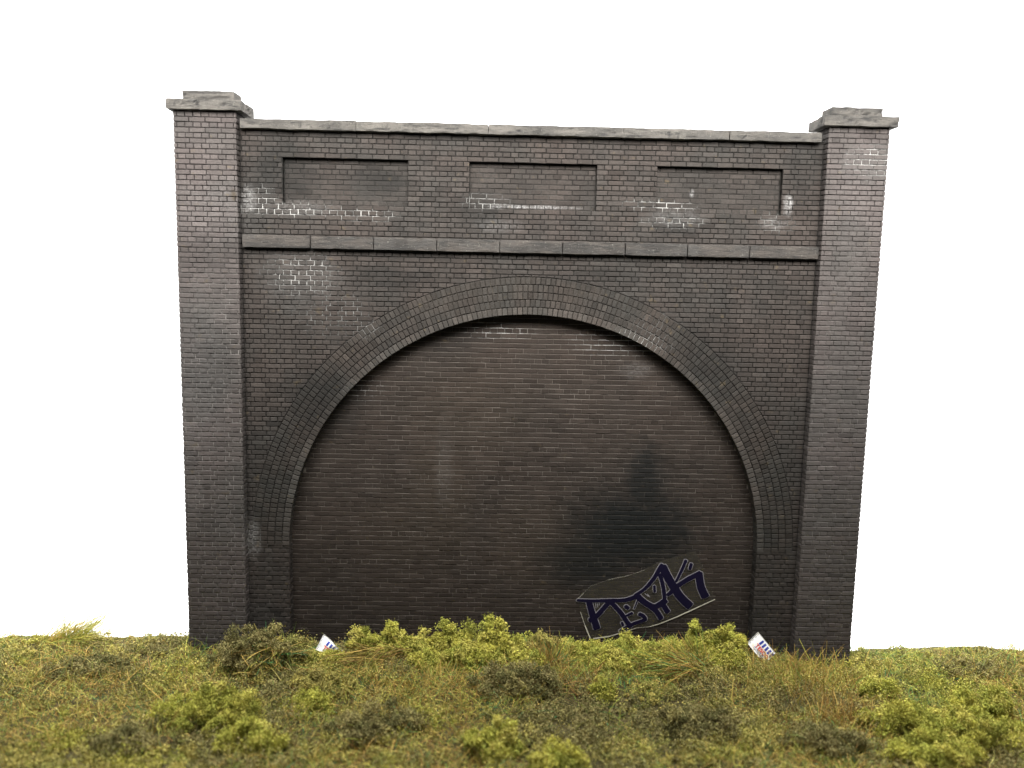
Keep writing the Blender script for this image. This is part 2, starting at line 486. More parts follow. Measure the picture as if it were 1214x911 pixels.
# parapet with three recessed panels
PAN = [(1.529, 3.365), (4.282, 6.168), (7.076, 8.949)]
Z0, Z1 = 7.003, 7.003 + 9 * H
YP = YS + .085
mb = MB()
xs = [PW - .01] + [v for p in PAN for v in p] + [W - PW + .01]
mb.poly([(xs[0], yb, 6.45), (xs[-1], yb, 6.45), (xs[-1], yb, Z0 - .006), (xs[0], yb, Z0 - .006)])
mb.poly([(xs[0], yb, Z1 + .006), (xs[-1], yb, Z1 + .006), (xs[-1], yb, TOP + .03), (xs[0], yb, TOP + .03)])
for i in range(0, 8, 2):
    a, b = xs[i] + (.006 if i else 0), xs[i + 1] - (.006 if i < 6 else 0)
    mb.poly([(a, yb, Z0 - .006), (b, yb, Z0 - .006), (b, yb, Z1 + .006), (a, yb, Z1 + .006)])
for a, b in PAN:
    a -= .006; b += .006; z0, z1 = Z0 - .006, Z1 + .006
    for u, v in (((a, z0), (a, z1)), ((b, z0), (b, z1)), ((a, z0), (b, z0)), ((a, z1), (b, z1))):
        mb.poly([(u[0], yb, u[1]), (v[0], yb, v[1]), (v[0], YP + .03, v[1]), (u[0], YP + .03, u[1])])
mb.box(PW - .01, W - PW + .01, .30, .497, 7.96, TOP + .02)
courses(mb, P_front(YS), PW + .003, W - PW - .003, 6.50, TOP, holes=[(a, b, Z0, Z1) for a, b in PAN], xo=.06, edge_depth=.09, tone=(.84, 1.15))
par = mb.build('parapet', [M['face_mortar'], M['face_brick']], wall, ROOT)
for a, b in PAN:
    q = MB()
    q.poly([(a - .02, YP + .007, Z0 - .02), (b + .02, YP + .007, Z0 - .02), (b + .02, YP + .007, Z1 + .02), (a - .02, YP + .007, Z1 + .02)])
    courses(q, P_front(YP), a, b, Z0, Z1, xo=.06 + random.random() * .1, bond='garden', tone=(.84, 1.14), gap=.0066, dj=.003)
    q.build('recessed_panel', [M['panel_mortar'], M['panel_brick']], par, ROOT)

# coping and string course
mb = MB(); cuts = [PW + .035, 2.62, 4.55, 6.53, 8.1, W - PW - .075]
for i, (a, b) in enumerate(zip(cuts, cuts[1:])):
    cr = []
    for k in range(3):
        cx = random.uniform(a + .15, b - .2); cr.append((cx, random.uniform(8.06, 8.12), cx + random.uniform(-.2, .3), random.uniform(8.08, 8.17), .014, .008))
    rough_block(mb, a + .0015, b - .0015, .045, .46, TOP, 8.205, res=.032, amp=.014, seed=20 + i * 3.3, cracks=cr, chips=.6)
mb.build('coping', [M['stone']], wall, ROOT)
mb = MB(); cuts = [PW + .03] + [1.94 + .9365 * i for i in range(8)] + [W - PW - .005]
for i, (a, b) in enumerate(zip(cuts, cuts[1:])):
    rough_block(mb, a + .004, b - .004, .062 + random.uniform(-.003, .003), .20, 6.356, 6.54, res=.032, amp=.008, seed=50 + i * 2.1, chips=.9,
                tone=random.uniform(.88, 1.0))
mb.build('string_course', [M['string_stone']], wall, ROOT)

# ------------------------------------------------------------------ graffiti sticker
FILM = [(6.111,.883),(6.306,1.096),(6.6,1.211),(6.917,1.286),(7.169,1.384),(7.419,1.519),(7.733,1.634),(7.974,1.703),(8.06,1.55),(8.152,1.342),(8.25,1.10),(8.325,.901),
 (8.074,.775),(7.738,.61),(7.464,.485),(7.294,.429),(7.081,.40),(6.826,.314),(6.635,.253),(6.389,.216),(6.335,.227),(6.25,.43),(6.172,.628)]
EDGE = [(6.389,.216),(6.635,.253),(6.826,.316),(7.08,.402),(7.294,.429),(7.464,.484),(7.738,.606),(8.074,.775),(8.325,.901)]
EDGE2 = [(6.160,.665),(6.172,.628),(6.243,.428),(6.331,.222)]
EDGE3 = [(6.111,.883),(6.20,.98),(6.306,1.096),(6.45,1.155),(6.6,1.211),(6.917,1.286),(7.05,1.335),(7.169,1.384)]
STROKES = [([(6.111,.861),(6.336,.853),(6.613,.861),(6.869,.871),(7.038,.929)],.073,.6),([(6.294,.83),(6.354,.63),(6.437,.385)],.094,1.15),
 ([(6.614,.834),(6.491,.677),(6.388,.564),(6.314,.522)],.082,.9),([(6.657,.824),(6.813,.658),(6.927,.492),(6.993,.437)],.073,1),
 ([(6.814,.345),(6.992,.459),(7.14,.517),(7.214,.552),(7.18,.607),(7.114,.64)],.061,.9),([(6.89,.603),(6.995,.654)],.045,.7),
 ([(7.037,.962),(7.182,1.064),(7.324,1.243),(7.413,1.409),(7.453,1.465)],.082,.55),([(7.058,.962),(7.147,.874),(7.257,.798),(7.366,.766),(7.491,.845),(7.532,.879)],.094,1),
 ([(7.28,.776),(7.391,.688),(7.471,.566)],.082,1),([(7.481,.823),(7.574,.679)],.086,.9),([(7.417,1.31),(7.474,1.134),(7.514,.912)],.061,1),
 ([(7.454,1.443),(7.559,1.246),(7.674,1.07),(7.788,.916),(7.934,.784)],.126,1),([(7.689,1.203),(7.766,1.381),(7.826,1.547)],.053,.8),
 ([(7.714,1.126),(7.88,1.239),(8.067,1.341)],.082,.9),([(8.046,1.341),(8.089,1.12),(8.173,.943)],.114,1.1),([(7.561,.969),(7.632,1.036)],.073,.8),
 ([(7.025,.728),(7.073,.862)],.024,.8),
 ([(6.885,.77),(6.93,.735)],.062,1),([(6.838,.49),(6.854,.448)],.042,1),([(7.337,1.11),(7.347,1.02)],.042,1),([(7.915,1.49),(7.90,1.41)],.052,1)]
HATCH = [([(6.398,.82),(6.41,.73)],.008,1),([(6.43,.81),(6.437,.745)],.008,1),([(6.46,.82),(6.455,.775)],.008,1),([(7.19,.985),(7.25,.94)],.010,1),([(7.23,.98),(7.27,.93)],.008,1)]

def stroke(mb, pts, w, taper, y, grow=0.0, round_end=True):
    """a flat ribbon with rounded ends along pts, in the plane y"""
    P = []
    for i in range(len(pts) - 1):                      # resample smoothly
        p0 = pts[max(i - 1, 0)]; p1 = pts[i]; p2 = pts[i + 1]; p3 = pts[min(i + 2, len(pts) - 1)]
        for k in range(6):
            t = k / 6
            P.append(tuple(.5 * ((2 * p1[a]) + (-p0[a] + p2[a]) * t + (2 * p0[a] - 5 * p1[a] + 4 * p2[a] - p3[a]) * t * t + (-p0[a] + 3 * p1[a] - 3 * p2[a] + p3[a]) * t ** 3) for a in (0, 1)))
    P.append(pts[-1])
    L = []; Rr = []
    for i, p in enumerate(P):
        a = P[max(i - 1, 0)]; b = P[min(i + 1, len(P) - 1)]
        dx, dz = b[0] - a[0], b[1] - a[1]; n = math.hypot(dx, dz) or 1; dx /= n; dz /= n
        k = i / (len(P) - 1); hw = w / 2 * (1 + (taper - 1) * abs(1 - k) if taper < 1 else 1 + (taper - 1) * k) + grow
        L.append((p[0] - dz * hw, p[1] + dx * hw)); Rr.append((p[0] + dz * hw, p[1] - dx * hw))
    for i in range(len(P) - 1):
        mb.poly([(q[0], y, q[1]) for q in (L[i], Rr[i], Rr[i + 1], L[i + 1])])
    for end, nb in ((0, 1), (-1, -2)):
        c = P[end]; hw = math.hypot(L[end][0] - c[0], L[end][1] - c[1])
        ang = math.atan2(c[1] - P[nb][1], c[0] - P[nb][0])
        hx = min(hw, .02 + grow)
        fan = []
        for k in range(9):
            t = -math.pi / 2 + math.pi * k / 8
            a, b = hx * math.cos(t), hw * math.sin(t)
            fan.append((c[0] + a * math.cos(ang) - b * math.sin(ang), y, c[1] + a * math.sin(ang) + b * math.cos(ang)))
        mb.poly(fan)

sticker = empty('graffiti_sticker', (7.2, YI, .22))
SO = (7.2, YI, .22)
tag(sticker, 'clear curved film with dark navy graffiti lettering stuck low on the arch infill', 'graffiti')
yf = YI - .016
mb = MB()
ccx = sum(p[0] for p in FILM) / len(FILM); ccz = sum(p[1] for p in FILM) / len(FILM)
mb.poly([(p[0], yf, p[1]) for p in FILM])
mb.poly([(p[0], yf + .007, p[1]) for p in FILM[::-1]])
for a, b in zip(FILM, FILM[1:] + FILM[:1]):
    mb.poly([(a[0], yf, a[1]), (b[0], yf, b[1]), (b[0], yf + .007, b[1]), (a[0], yf + .007, a[1])])
q = NT('clear_film'); co = q.coord()
q.put(q.bsdf.inputs['Base Color'], q.mix(q.ramp(q.noise(co, 5, 4, .6), .3, .7), (.034, .031, .025), (.050, .045, .036)))
q.bsdf.inputs['Roughness'].default_value = .38
q.l(q.ramp(q.noise(co, 3, 4, .6), .3, .7, .16, .36), q.bsdf.inputs['Alpha'])
mb.build('film', [q.mat], sticker, SO)
mb = MB()
for i, (pts, w, tp) in enumerate(STROKES): stroke(mb, pts, w * 1.08, tp, yf - .002 - i * .00012, grow=.0080)
for i, (pts, w, tp) in enumerate(HATCH): stroke(mb, pts, w, tp, yf - .0045 - i * .0001)
mb.build('lettering_outline', [plain('outline_grey', (.21, .20, .215), .6)], sticker, SO)
mb = MB()
for i, (pts, w, tp) in enumerate(STROKES): stroke(mb, pts, w * 1.08, tp, yf - .006 - i * .00012)
mb.build('lettering', [plain('navy_ink', (.004, .003, .013), .6, .08)], sticker, SO)
edge_mat = plain('film_edge_white', (.42, .40, .33), .5)
for pts, wds in ((EDGE, (.018, .012, .007, .004, .010, .013, .016, .012)), (EDGE2, (.006, .006, .016)), (EDGE3, (.005, .0015, .001, .001, .0025, .001, .002))):
    mb = MB()
    for i in range(len(pts) - 1): stroke(mb, pts[i:i + 2], wds[i], 1, yf - .003 - i * .0002)
    mb.build('film_edge', [edge_mat], sticker, SO)

# ------------------------------------------------------------------ litter packets
M['packet'] = plain('packet_white', (.86, .86, .85), .45)
M['blue'] = plain('packet_blue', (.035, .055, .30), .5)
M['red'] = plain('packet_red', (.62, .045, .035), .5)
M['greyblue'] = plain('packet_small_print', (.22, .25, .42), .5)
M['greyprint'] = plain('packet_grey_print', (.32, .32, .34), .5)

def packet(label, L, Wd, mat4, crumple, seed, fold=None):
    """thin printed packet; local u along its length, v up, w out of its face"""
    root = empty('litter_packet', (0, 0, 0)); root.matrix_world = mat4
    tag(root, label, 'litter', 'printed packets dropped at the wall foot')
    def surf(u, v):
        q = Vector((u * 7 + seed, v * 7, seed))
        w = crumple * (noise.noise(q) + .5 * noise.noise(q * 2.3)) + .012 * math.sin(math.pi * min(max(u / L + .5, 0), 1)) * math.sin(math.pi * min(max(v / Wd + .5, 0), 1))
        du = dv = 0
        if fold: du, dv, dw = fold(u, v); w += dw
        return (u + du, v + dv, w)
    mb = MB(); nu, nv = 22, 14
    for side in (1, 0):
        g = []
        for i in range(nu + 1):
            for j in range(nv + 1):
                u = (i / nu - .5) * L; v = (j / nv - .5) * Wd
                p = surf(u, v); g.append((p[0], p[1], p[2] if side else p[2] - .016 - .02 * math.sin(math.pi * i / nu) * math.sin(math.pi * j / nv)))
        mb.mesh(g, [(i * (nv + 1) + j, (i + 1) * (nv + 1) + j, (i + 1) * (nv + 1) + j + 1, i * (nv + 1) + j + 1) for i in range(nu) for j in range(nv)])
    rim = [(i, 0) for i in range(nu)] + [(nu, j) for j in range(nv)] + [(nu - i, nv) for i in range(nu)] + [(0, nv - j) for j in range(nv)]
    n2 = (nu + 1) * (nv + 1)
    for (a, b), (c, d) in zip(rim, rim[1:] + rim[:1]):
        i0, i1 = a * (nv + 1) + b, c * (nv + 1) + d
        mb.f.append((i0, i1, n2 + i1, n2 + i0)); mb.m.append(0)
    mb.build('packet_body', [M['packet']], root, smooth=True)
    def patch(mb, poly):
        """a printed polygon draped on the face, cut finely"""
        (u0, v0), (u1, v1), (u2, v2), (u3, v3) = poly
        K = 5; g = []
        for i in range(K + 1):
            for j in range(K + 1):
                s, t = i / K, j / K
                u = (u0 * (1 - s) + u1 * s) * (1 - t) + (u3 * (1 - s) + u2 * s) * t
                v = (v0 * (1 - s) + v1 * s) * (1 - t) + (v3 * (1 - s) + v2 * s) * t
                p = surf(u, v); g.append((p[0], p[1], p[2] + .004))
        mb.mesh(g, [(i * (K + 1) + j, (i + 1) * (K + 1) + j, (i + 1) * (K + 1) + j + 1, i * (K + 1) + j + 1) for i in range(K) for j in range(K)])
    for k in range(5):
        mb = MB(); u = (-.205 + .150 * k) * L; w = .088 * L
        patch(mb, [(u - .015 * L, .04 * Wd), (u + w - .015 * L, .04 * Wd), (u + w + .02 * L, .38 * Wd), (u + .02 * L, .38 * Wd)])
        mb.build('stripe', [M['blue']], root)
    # red word
    cu = bpy.data.curves.new('word', 'FONT'); cu.body = 'TESCO'; cu.size = .245 * Wd * 1.32; cu.offset = .0028; cu.space_character = 1.04
    cu.resolution_u = 3
    tmp = bpy.data.objects.new('word', cu); COL.objects.link(tmp); bpy.context.view_layer.update()
    me = bpy.data.meshes.new_from_object(tmp); bpy.data.objects.remove(tmp)
    me.name = 'word'
    bm = bmesh.new(); bm.from_mesh(me); bmesh.ops.triangulate(bm, faces=bm.faces)
    bmesh.ops.subdivide_edges(bm, edges=[e for e in bm.edges if e.calc_length() > .03], cuts=1)
    xs_ = [v.co.x for v in bm.verts]; wd = max(xs_) - min(xs_); k = .66 * L / wd
    for v in bm.verts:
        p = surf(-.255 * L + (v.co.x - min(xs_)) * k, -.235 * Wd + v.co.y); v.co = (p[0], p[1], p[2] + .005)
    bm.to_mesh(me); bm.free(); me.materials.clear(); me.materials.append(M['red'])
    link(bpy.data.objects.new('word', me), root)
    for k in range(5):
        mb = MB(); u = (-.25 + .138 * k) * L; patch(mb, [(u, -.30 * Wd), (u + .075 * L, -.30 * Wd), (u + .085 * L, -.265 * Wd), (u + .01 * L, -.265 * Wd)])
        mb.build('dash', [M['blue']], root)
    mb = MB(); u = -.24 * L
    while u < .2 * L:
        w = random.uniform(.02, .05) * L; patch(mb, [(u, -.40 * Wd), (u + w, -.40 * Wd), (u + w, -.365 * Wd), (u, -.365 * Wd)]); u += w + .010 * L
    mb.build('small_print', [M['greyblue']], root)
    for a in (-.4, -.15, .12, .33):
        mb = MB(); patch(mb, [(-.455 * L, a * Wd), (-.435 * L, a * Wd), (-.435 * L, (a + .12) * Wd), (-.455 * L, (a + .12) * Wd)])
        mb.build('end_print', [M['greyprint']], root)
    return root

def frame(origin, udir, tilt):
    u = Vector((udir[0], 0, udir[1])).normalized(); n0 = Vector((0, -1, 0)); v = n0.cross(u) * 1.0
    if v.z < 0: v = -v
    n = u.cross(v)
    m = Matrix((u, v, n)).transposed().to_4x4()
    if n.y > 0: raise ValueError
    m = Matrix.Translation(origin) @ m
    return m @ Matrix.Rotation(tilt, 4, 'X')

packet('white packet with blue stripes and red word leaning by the right pier', .45, .25,
       frame((8.985, -.11, .285), (.288, -.34), R(-16)), .006, 3.0)
def fold(u, v):
    t = (v / .125 + 1) / 2
    return (.10 * t * (u < -9), -.22 * (u + .19) * t, .05 * t * math.sin(u * 14))
packet('crumpled white packet with blue stripes sunk in the foliage by the left arch jamb', .38, .25,
       frame((2.23, -.12, .225), (.30, -.15), R(-12)), .022, 8.0, fold)

# ------------------------------------------------------------------ the turf
def vnoise(x, y, s, seed, octs=4):
    r = np.random.default_rng(seed); out = np.zeros_like(x); a = 1.
    for o in range(octs):
        for _ in range(4):
            th = r.uniform(0, 2 * math.pi); f = s * 2 ** o * r.uniform(.7, 1.4)
            out += a * np.sin((x * math.cos(th) + y * math.sin(th)) * f + r.uniform(0, 6.28)) / 4
        a *= .55
    return out

def gh(x, y):
    """height of the turf"""
    x = np.asarray(x, float); y = np.asarray(y, float)
    return .075 + .045 * vnoise(x, y, 1.3, 5) + .02 * vnoise(x, y, 5, 6, 3) + np.clip(-y - 1.5, 0, 3) * .015 - .03 * np.clip((x - 8) / 4, 0, 1) - .10 * np.exp(-((x - 9.9) / .75) ** 2 - ((y + .1) / .55) ** 2)

X0, X1, Y0, Y1 = -5.2, 15.6, -5.6, .46
nx, ny = 240, 80
gx, gy = np.meshgrid(np.linspace(X0, X1, nx), np.linspace(Y0, Y1, ny), indexing='ij')
gyy = gy + (gy > Y1 - .1) * .05 * vnoise(gx, gx * 0, 2.2, 31)
gz = gh(gx, gyy)
V = np.c_[gx.ravel(), gyy.ravel(), gz.ravel()]
ii, jj = np.meshgrid(np.arange(nx - 1), np.arange(ny - 1), indexing='ij'); a = (ii * ny + jj).ravel()
Q = np.c_[a, a + ny, a + ny + 1, a + 1]
# skirt
edge = [i * ny for i in range(nx)] + [(nx - 1) * ny + j for j in range(1, ny)] + [i * ny + ny - 1 for i in range(nx - 2, -1, -1)] + [j for j in range(ny - 2, 0, -1)]
n0 = len(V); low = V[edge].copy(); low[:, 2] = -.5; V = np.r_[V, low]
e = np.array(edge); k = np.arange(len(e)); kn = (k + 1) % len(e)
Q = np.r_[Q, np.c_[e[k], e[kn], n0 + kn, n0 + k]]
q = NT('turf_base'); co = q.coord()
c = q.mix(q.ramp(q.noise(co, 2.2, 5, .65), .35, .65), (.060, .050, .018), (.09, .070, .026))
c = q.mix(q.ramp(q.noise(co, 14, 5, .7), .4, .7, 0, .7), c, (.045, .045, .016))
q.l(c, q.bsdf.inputs['Base Color']); q.bsdf.inputs['Roughness'].default_value = 1; q.bump(q.noise(co, 25, 5, .7), 1, .05)
tag(np_mesh('ground', V, Q, np.ones((len(V), 3)), q.mat), 'low mat of green and straw scenic turf under the wall', None, None, 'structure')

def rand_dirs(n, r):
    d = r.normal(size=(n, 3)); return d / np.linalg.norm(d, axis=1, keepdims=True)

def crumbs(cen, size, col, r, asp=(.5, 1.)):
    """little bent flakes of foam: one quad each"""
    n = len(cen)
    u = rand_dirs(n, r); w = np.cross(u, rand_dirs(n, r)); w /= np.linalg.norm(w, axis=1, keepdims=True) + 1e-9
    nn = np.cross(u, w)
    s = size[:, None]; a = r.uniform(*asp, size=(n, 1)); b = r.uniform(-.35, .35, size=(n, 1))
    v = np.stack([cen - u * s + nn * b * s, cen + w * s * a, cen + u * s + nn * b * s, cen - w * s * a * r.uniform(.6, 1, (n, 1))], 1).reshape(-1, 3)
    qd = np.arange(n * 4).reshape(-1, 4)
    return v, qd, np.repeat(col, 4, 0)

BRIGHT = np.array([(.40, .375, .075), (.34, .335, .065), (.44, .40, .095), (.27, .275, .055)])
MIDG = np.array([(.31, .275, .08), (.26, .225, .07), (.36, .305, .085), (.21, .205, .06)])
OLIVE = np.array([(.225, .195, .080), (.18, .16, .065), (.27, .235, .09), (.15, .14, .055)])
FOAM = dict(bright=BRIGHT, mid=MIDG, olive=OLIVE)

def bush_mesh(name, rx, ry, h, kind, seed, dens=1.0):
    """a torn piece of foam foliage: branching clusters of crumbs round an open dark core"""
    r = np.random.default_rng(seed)
    pal = FOAM[kind]
    nl = int(9 + 36 * rx * 2 * dens)
    th = r.uniform(0, 2 * math.pi, nl); ph = np.arccos(r.uniform(.0, 1, nl))
    rad = r.uniform(.45, 1.0, nl)
    lob = np.c_[rx * np.sin(ph) * np.cos(th) * rad, ry * np.sin(ph) * np.sin(th) * rad, h * (.15 + .85 * np.cos(ph)) * rad * r.uniform(.75, 1.2, nl)]
    lr = r.uniform(.035, .098, nl)
    C = []; S = []; K = []
    for p, q in zip(lob, lr):
        m = int(16 * dens) + 5
        d = rand_dirs(m, r); d[:, 2] = np.abs(d[:, 2]) * r.choice([1, 1, 1, -.6], m)
        sub = p + d * q * r.uniform(.5, 1.45, (m, 1))
        tone = r.uniform(.8, 1.18) * pal[r.integers(len(pal))]
        for sc in sub:
            nn = 16
            cc = sc + r.normal(size=(nn, 3)) * r.uniform(.012, .024)
            C.append(cc); S.append(r.uniform(.0075, .0165, nn))
            K.append(tone * r.uniform(.82, 1.2) * r.uniform(.86, 1.14, (nn, 1)) * r.normal(1, .03, (nn, 3)))
        # stringy filling towards the root
        m = 40; t = r.uniform(0, 1, (m, 1)); cc = p * t + r.normal(size=(m, 3)) * .03
        C.append(cc); S.append(r.uniform(.008, .016, m)); K.append(np.repeat([tone * .8], m, 0))
    C = np.concatenate(C); C[:, 2] = np.maximum(C[:, 2], -.05)
    v, qd, cl = crumbs(C, np.concatenate(S), np.clip(np.concatenate(K), .01, .6), r)
    return v, qd, cl

GW, GF = 'foam bushes along the wall foot', 'foam clumps lying on the turf'
# x, y, half width, half depth, height, kind, group, label
BUSHES = [
 (1.22, -.55, .62, .42, .46, 'olive', GW, 'large olive foam bush with dark hollow beneath, at the left pier foot'),
 (1.72, -.30, .34, .26, .28, 'mid', GW, 'green bush with straw ends between the olive bush and the crumpled packet'),
 (2.20, -.36, .28, .12, .17, 'bright', GW, 'low yellow green bush in front of the crumpled packet'),
 (2.74, -.12, .24, .22, .40, 'bright', GW, 'yellow green bush just right of the crumpled packet'),
 (3.20, -.10, .28, .22, .42, 'bright', GW, 'yellow green bush behind the brown straw mat'),
 (3.66, -.12, .24, .18, .30, 'bright', GW, 'small low yellow green bush right of the brown straw mat'),
 (4.02, -.14, .22, .20, .40, 'bright', GW, 'peaked yellow green bush left of the tallest one by the infill'),
 (4.36, -.12, .22, .20, .36, 'bright', GW, 'rounded yellow green bush touching the left of the tallest one'),
 (4.78, -.10, .27, .22, .50, 'bright', GW, 'tallest yellow green bush against the middle of the infill'),
 (5.18, -.14, .24, .2, .33, 'bright', GW, 'yellow green bush right of the tallest one'),
 (5.52, -.18, .26, .18, .32, 'mid', GW, 'small green bush at the back of the upright straw tuft'),
 (5.95, -.10, .24, .2, .26, 'bright', GW, 'yellow green bush right of the upright straw tuft, left of the graffiti'),
 (6.36, -.16, .26, .2, .20, 'bright', GW, 'yellow green bush under the lower left corner of the graffiti'),
 (6.78, -.10, .27, .22, .30, 'bright', GW, 'pointed yellow green bush under the middle of the graffiti'),
 (7.22, -.12, .24, .2, .22, 'bright', GW, 'yellow green bush under the right half of the graffiti'),
 (7.56, -.14, .22, .2, .25, 'bright', GW, 'small yellow green bush past the lower right corner of the graffiti'),
 (8.02, -.06, .26, .22, .34, 'bright', GW, 'airy tall yellow green bush above the flattened straw tuft'),
 (8.42, -.08, .28, .22, .44, 'bright', GW, 'dense tall yellow green bush touching the upright packet'),
 (8.40, -.42, .24, .18, .22, 'bright', GW, 'low yellow green bush in front of the dense tall one'),
 (4.45, -.48, .44, .22, .27, 'bright', GF, 'yellow green clump in front of the rounded and tallest bushes'),
 (5.28, -.52, .34, .18, .25, 'bright', GF, 'small fresh green clump between the tallest bush and the olive mound'),
 (6.60, -.46, .46, .20, .23, 'bright', GF, 'wide yellow green clump in front of the bushes below the graffiti'),
 (7.25, -.45, .34, .20, .22, 'bright', GF, 'yellow green clump in front of the right half of the graffiti'),
 (3.80, -.50, .32, .20, .24, 'bright', GF, 'yellow green clump right of the brown straw mat, in front of the small low bush'),
 (5.08, -1.20, .62, .42, .30, 'olive', GF, 'broad olive foam mound in the middle of the turf'),
 (2.35, -1.25, .45, .30, .18, 'mid', GF, 'low dull green clump in front of the large olive bush'),
 (1.02, -2.05, .72, .42, .30, 'bright', GF, 'wide bright clump in front of the left pier'),
 (1.75, -2.65, .45, .32, .24, 'bright', GF, 'bright clump at the bottom edge below the left arch jamb'),
 (3.25, -2.35, .60, .42, .24, 'olive', GF, 'olive clump at the front, left of the bright tuft clump'),
 (2.25, -1.75, .35, .25, .17, 'bright', GF, 'small bright clump right of the wide bright clump'),
 (4.80, -2.75, .36, .28, .32, 'bright', GF, 'bright peaked clump at the bottom edge in the middle'),
 (5.55, -3.05, .40, .25, .22, 'bright', GF, 'bright flat clump cut off by the bottom edge near the middle'),
 (6.30, -1.35, .18, .14, .17, 'bright', GF, 'tiny bright clump in front of the graffiti bushes'),
 (7.55, -2.15, .70, .40, .20, 'olive', GF, 'dark olive clump in front below the graffiti'),
 (9.0, -2.55, .55, .36, .18, 'olive', GF, 'dark olive clump in front of the right pier'),
 (10.35, -2.05, .62, .42, .28, 'bright', GF, 'bright clump at the left end of the large right bank'),
 (11.05, -2.35, .70, .45, .34, 'bright', GF, 'tallest bright clump of the large right bank'),
 (11.55, -1.75, .45, .35, .30, 'bright', GF, 'bright clump at the back of the large right bank'),
 (10.35, -1.15, .26, .18, .20, 'bright', GF, 'small bright clump standing behind the large right bank'),
 (10.3, -2.85, .6, .4, .26, 'bright', GF, 'bright clump cut off by the bottom edge in the right bank'),
 (11.9, -2.75, .6, .4, .26, 'bright', GF, 'bright clump at the right end of the large right bank'),
 (-1.2, -.75, .70, .30, .15, 'olive', GF, 'flat dark olive clump on the turf left of the wall'),
 (.15, -2.75, .40, .28, .16, 'olive', GF, 'low olive clump left of the wide bright clump'),
 (12.2, -.35, .60, .32, .14, 'olive', GF, 'flat dark olive clump on the turf right of the wall'),
]
for i, (x, y, rx, ry, h, kind, grp, lab) in enumerate(BUSHES):
    k = 1.36 if grp == GW else 1.38
    v, qd, cl = bush_mesh('foam_bush', rx * (1.12 if grp == GW else 1.05), ry, h * k, kind, 100 + i, 1.25)
    # keep clear of the wall
    lim = YS - .02
    wy = v[:, 1] + y; wx = v[:, 0] + x
    inside = (wx > -.02) & (wx < W + .02)
    front = np.where((wx < PW + .02) | (wx > W - PW - .02), -.02, np.where((wx > JL) & (wx < JR), YI - .03, YS - .03))
    v[:, 1] = np.where(inside & (wy > front), front - y - .3 * np.minimum(wy - front, .15), v[:, 1])
    o = np_mesh('foam_bush', v, qd, cl, M['foam'], None, (x, y, float(gh(x, y)) - .01))
    tag(o, lab, 'bush', grp)

# ------------------------------------------------------------------ fibres
FIB = np.array([(.42, .28, .075), (.34, .24, .06), (.24, .135, .04), (.18, .105, .035), (.30, .29, .055), (.20, .22, .04), (.12, .19, .04),
                (.045, .16, .06), (.38, .34, .10), (.13, .10, .03), (.22, .21, .05)])
FP = np.array([.16, .12, .10, .08, .14, .09, .07, .05, .06, .06, .07])

def fibres(roots, length, az, tilt, width, cols, r, curl=.5, seg=3):
    """thin bent ribbons; returns verts, quads, cols"""
    n = len(roots)
    d = np.c_[np.sin(tilt) * np.cos(az), np.sin(tilt) * np.sin(az), np.cos(tilt)]
    bend = rand_dirs(n, r) * curl
    bend[:, 2] -= curl * .5
    side = np.cross(d, rand_dirs(n, r)); side /= np.linalg.norm(side, axis=1, keepdims=True) + 1e-9
    pts = []; p = roots.copy()
    for k in range(seg + 1):
        w = (width * (1 - .55 * k / seg))[:, None]
        pts += [p - side * w / 2, p + side * w / 2]
        d = d + bend / seg; d /= np.linalg.norm(d, axis=1, keepdims=True)
        p = p + d * (length / seg)[:, None]
    v = np.stack(pts, 1).reshape(-1, 3); nv = 2 * (seg + 1)
    b = np.arange(n)[:, None] * nv
    qd = np.concatenate([b + np.array([[2 * k, 2 * k + 1, 2 * k + 3, 2 * k + 2]]) for k in range(seg)], 1).reshape(-1, 4)
    return v, qd, np.repeat(cols, nv, 0)

def fcol(n, r, p=None):
    c = 1.3 * FIB[r.choice(len(FIB), n, p=FP if p is None else p / np.sum(p))]
    return np.clip(c * r.uniform(.65, 1.25, (n, 1)), .01, .6)

def in_wall(x, y):
    fr = np.where((x < PW) | (x > W - PW), -.01, np.where((x > JL) & (x < JR), YI - .02, YS - .02))
    return (x > -.01) & (x < W + .01) & (y > fr) & (y < .51)

r = np.random.default_rng(77)
NB = 160000
x = r.uniform(X0 + .1, X1 - .1, NB); y = -5.5 + (Y1 + 5.48) * r.uniform(0, 1, NB)
keep = ~in_wall(x, y) & (np.abs(x - 5.2) < 6.2 + (-y + 1.2) * .9 + 2.8) & (vnoise(x, y, 1.25, 9) + .5 * vnoise(x, y, 3.6, 10) + r.normal(0, .28, NB) > -.12)
x, y = x[keep], y[keep]; n = len(x)
z = gh(x, y) + r.uniform(-.01, .075, n)
patch = vnoise(x, y, .9, 12)
ln = np.clip(r.lognormal(-1.85, .45, n), .05, .42) * (1 + .25 * np.clip(patch, -1, 1))
# straw and green gather in patches
col = fcol(n, r); g2 = vnoise(x, y, 1.1, 15) + r.normal(0, .4, n)
greenish = 1.3 * FIB[r.choice([4, 5, 6, 7, 10], n, p=[.3, .27, .2, .08, .15])] * r.uniform(.65, 1.2, (n, 1))
col = np.where((g2 > .35)[:, None], greenish, col)
tilt = np.clip(r.normal(.85, .38, n), .05, 1.5)
v, qd, cl = fibres(np.c_[x, y, z], ln, r.uniform(0, 6.283, n), tilt, r.uniform(.005, .010, n), col, r, 1.5, 4)
tag(np_mesh('grass', v, qd, cl, M['fibre']), 'fine straw and green static grass fibres matted over the turf', None, None, 'stuff')

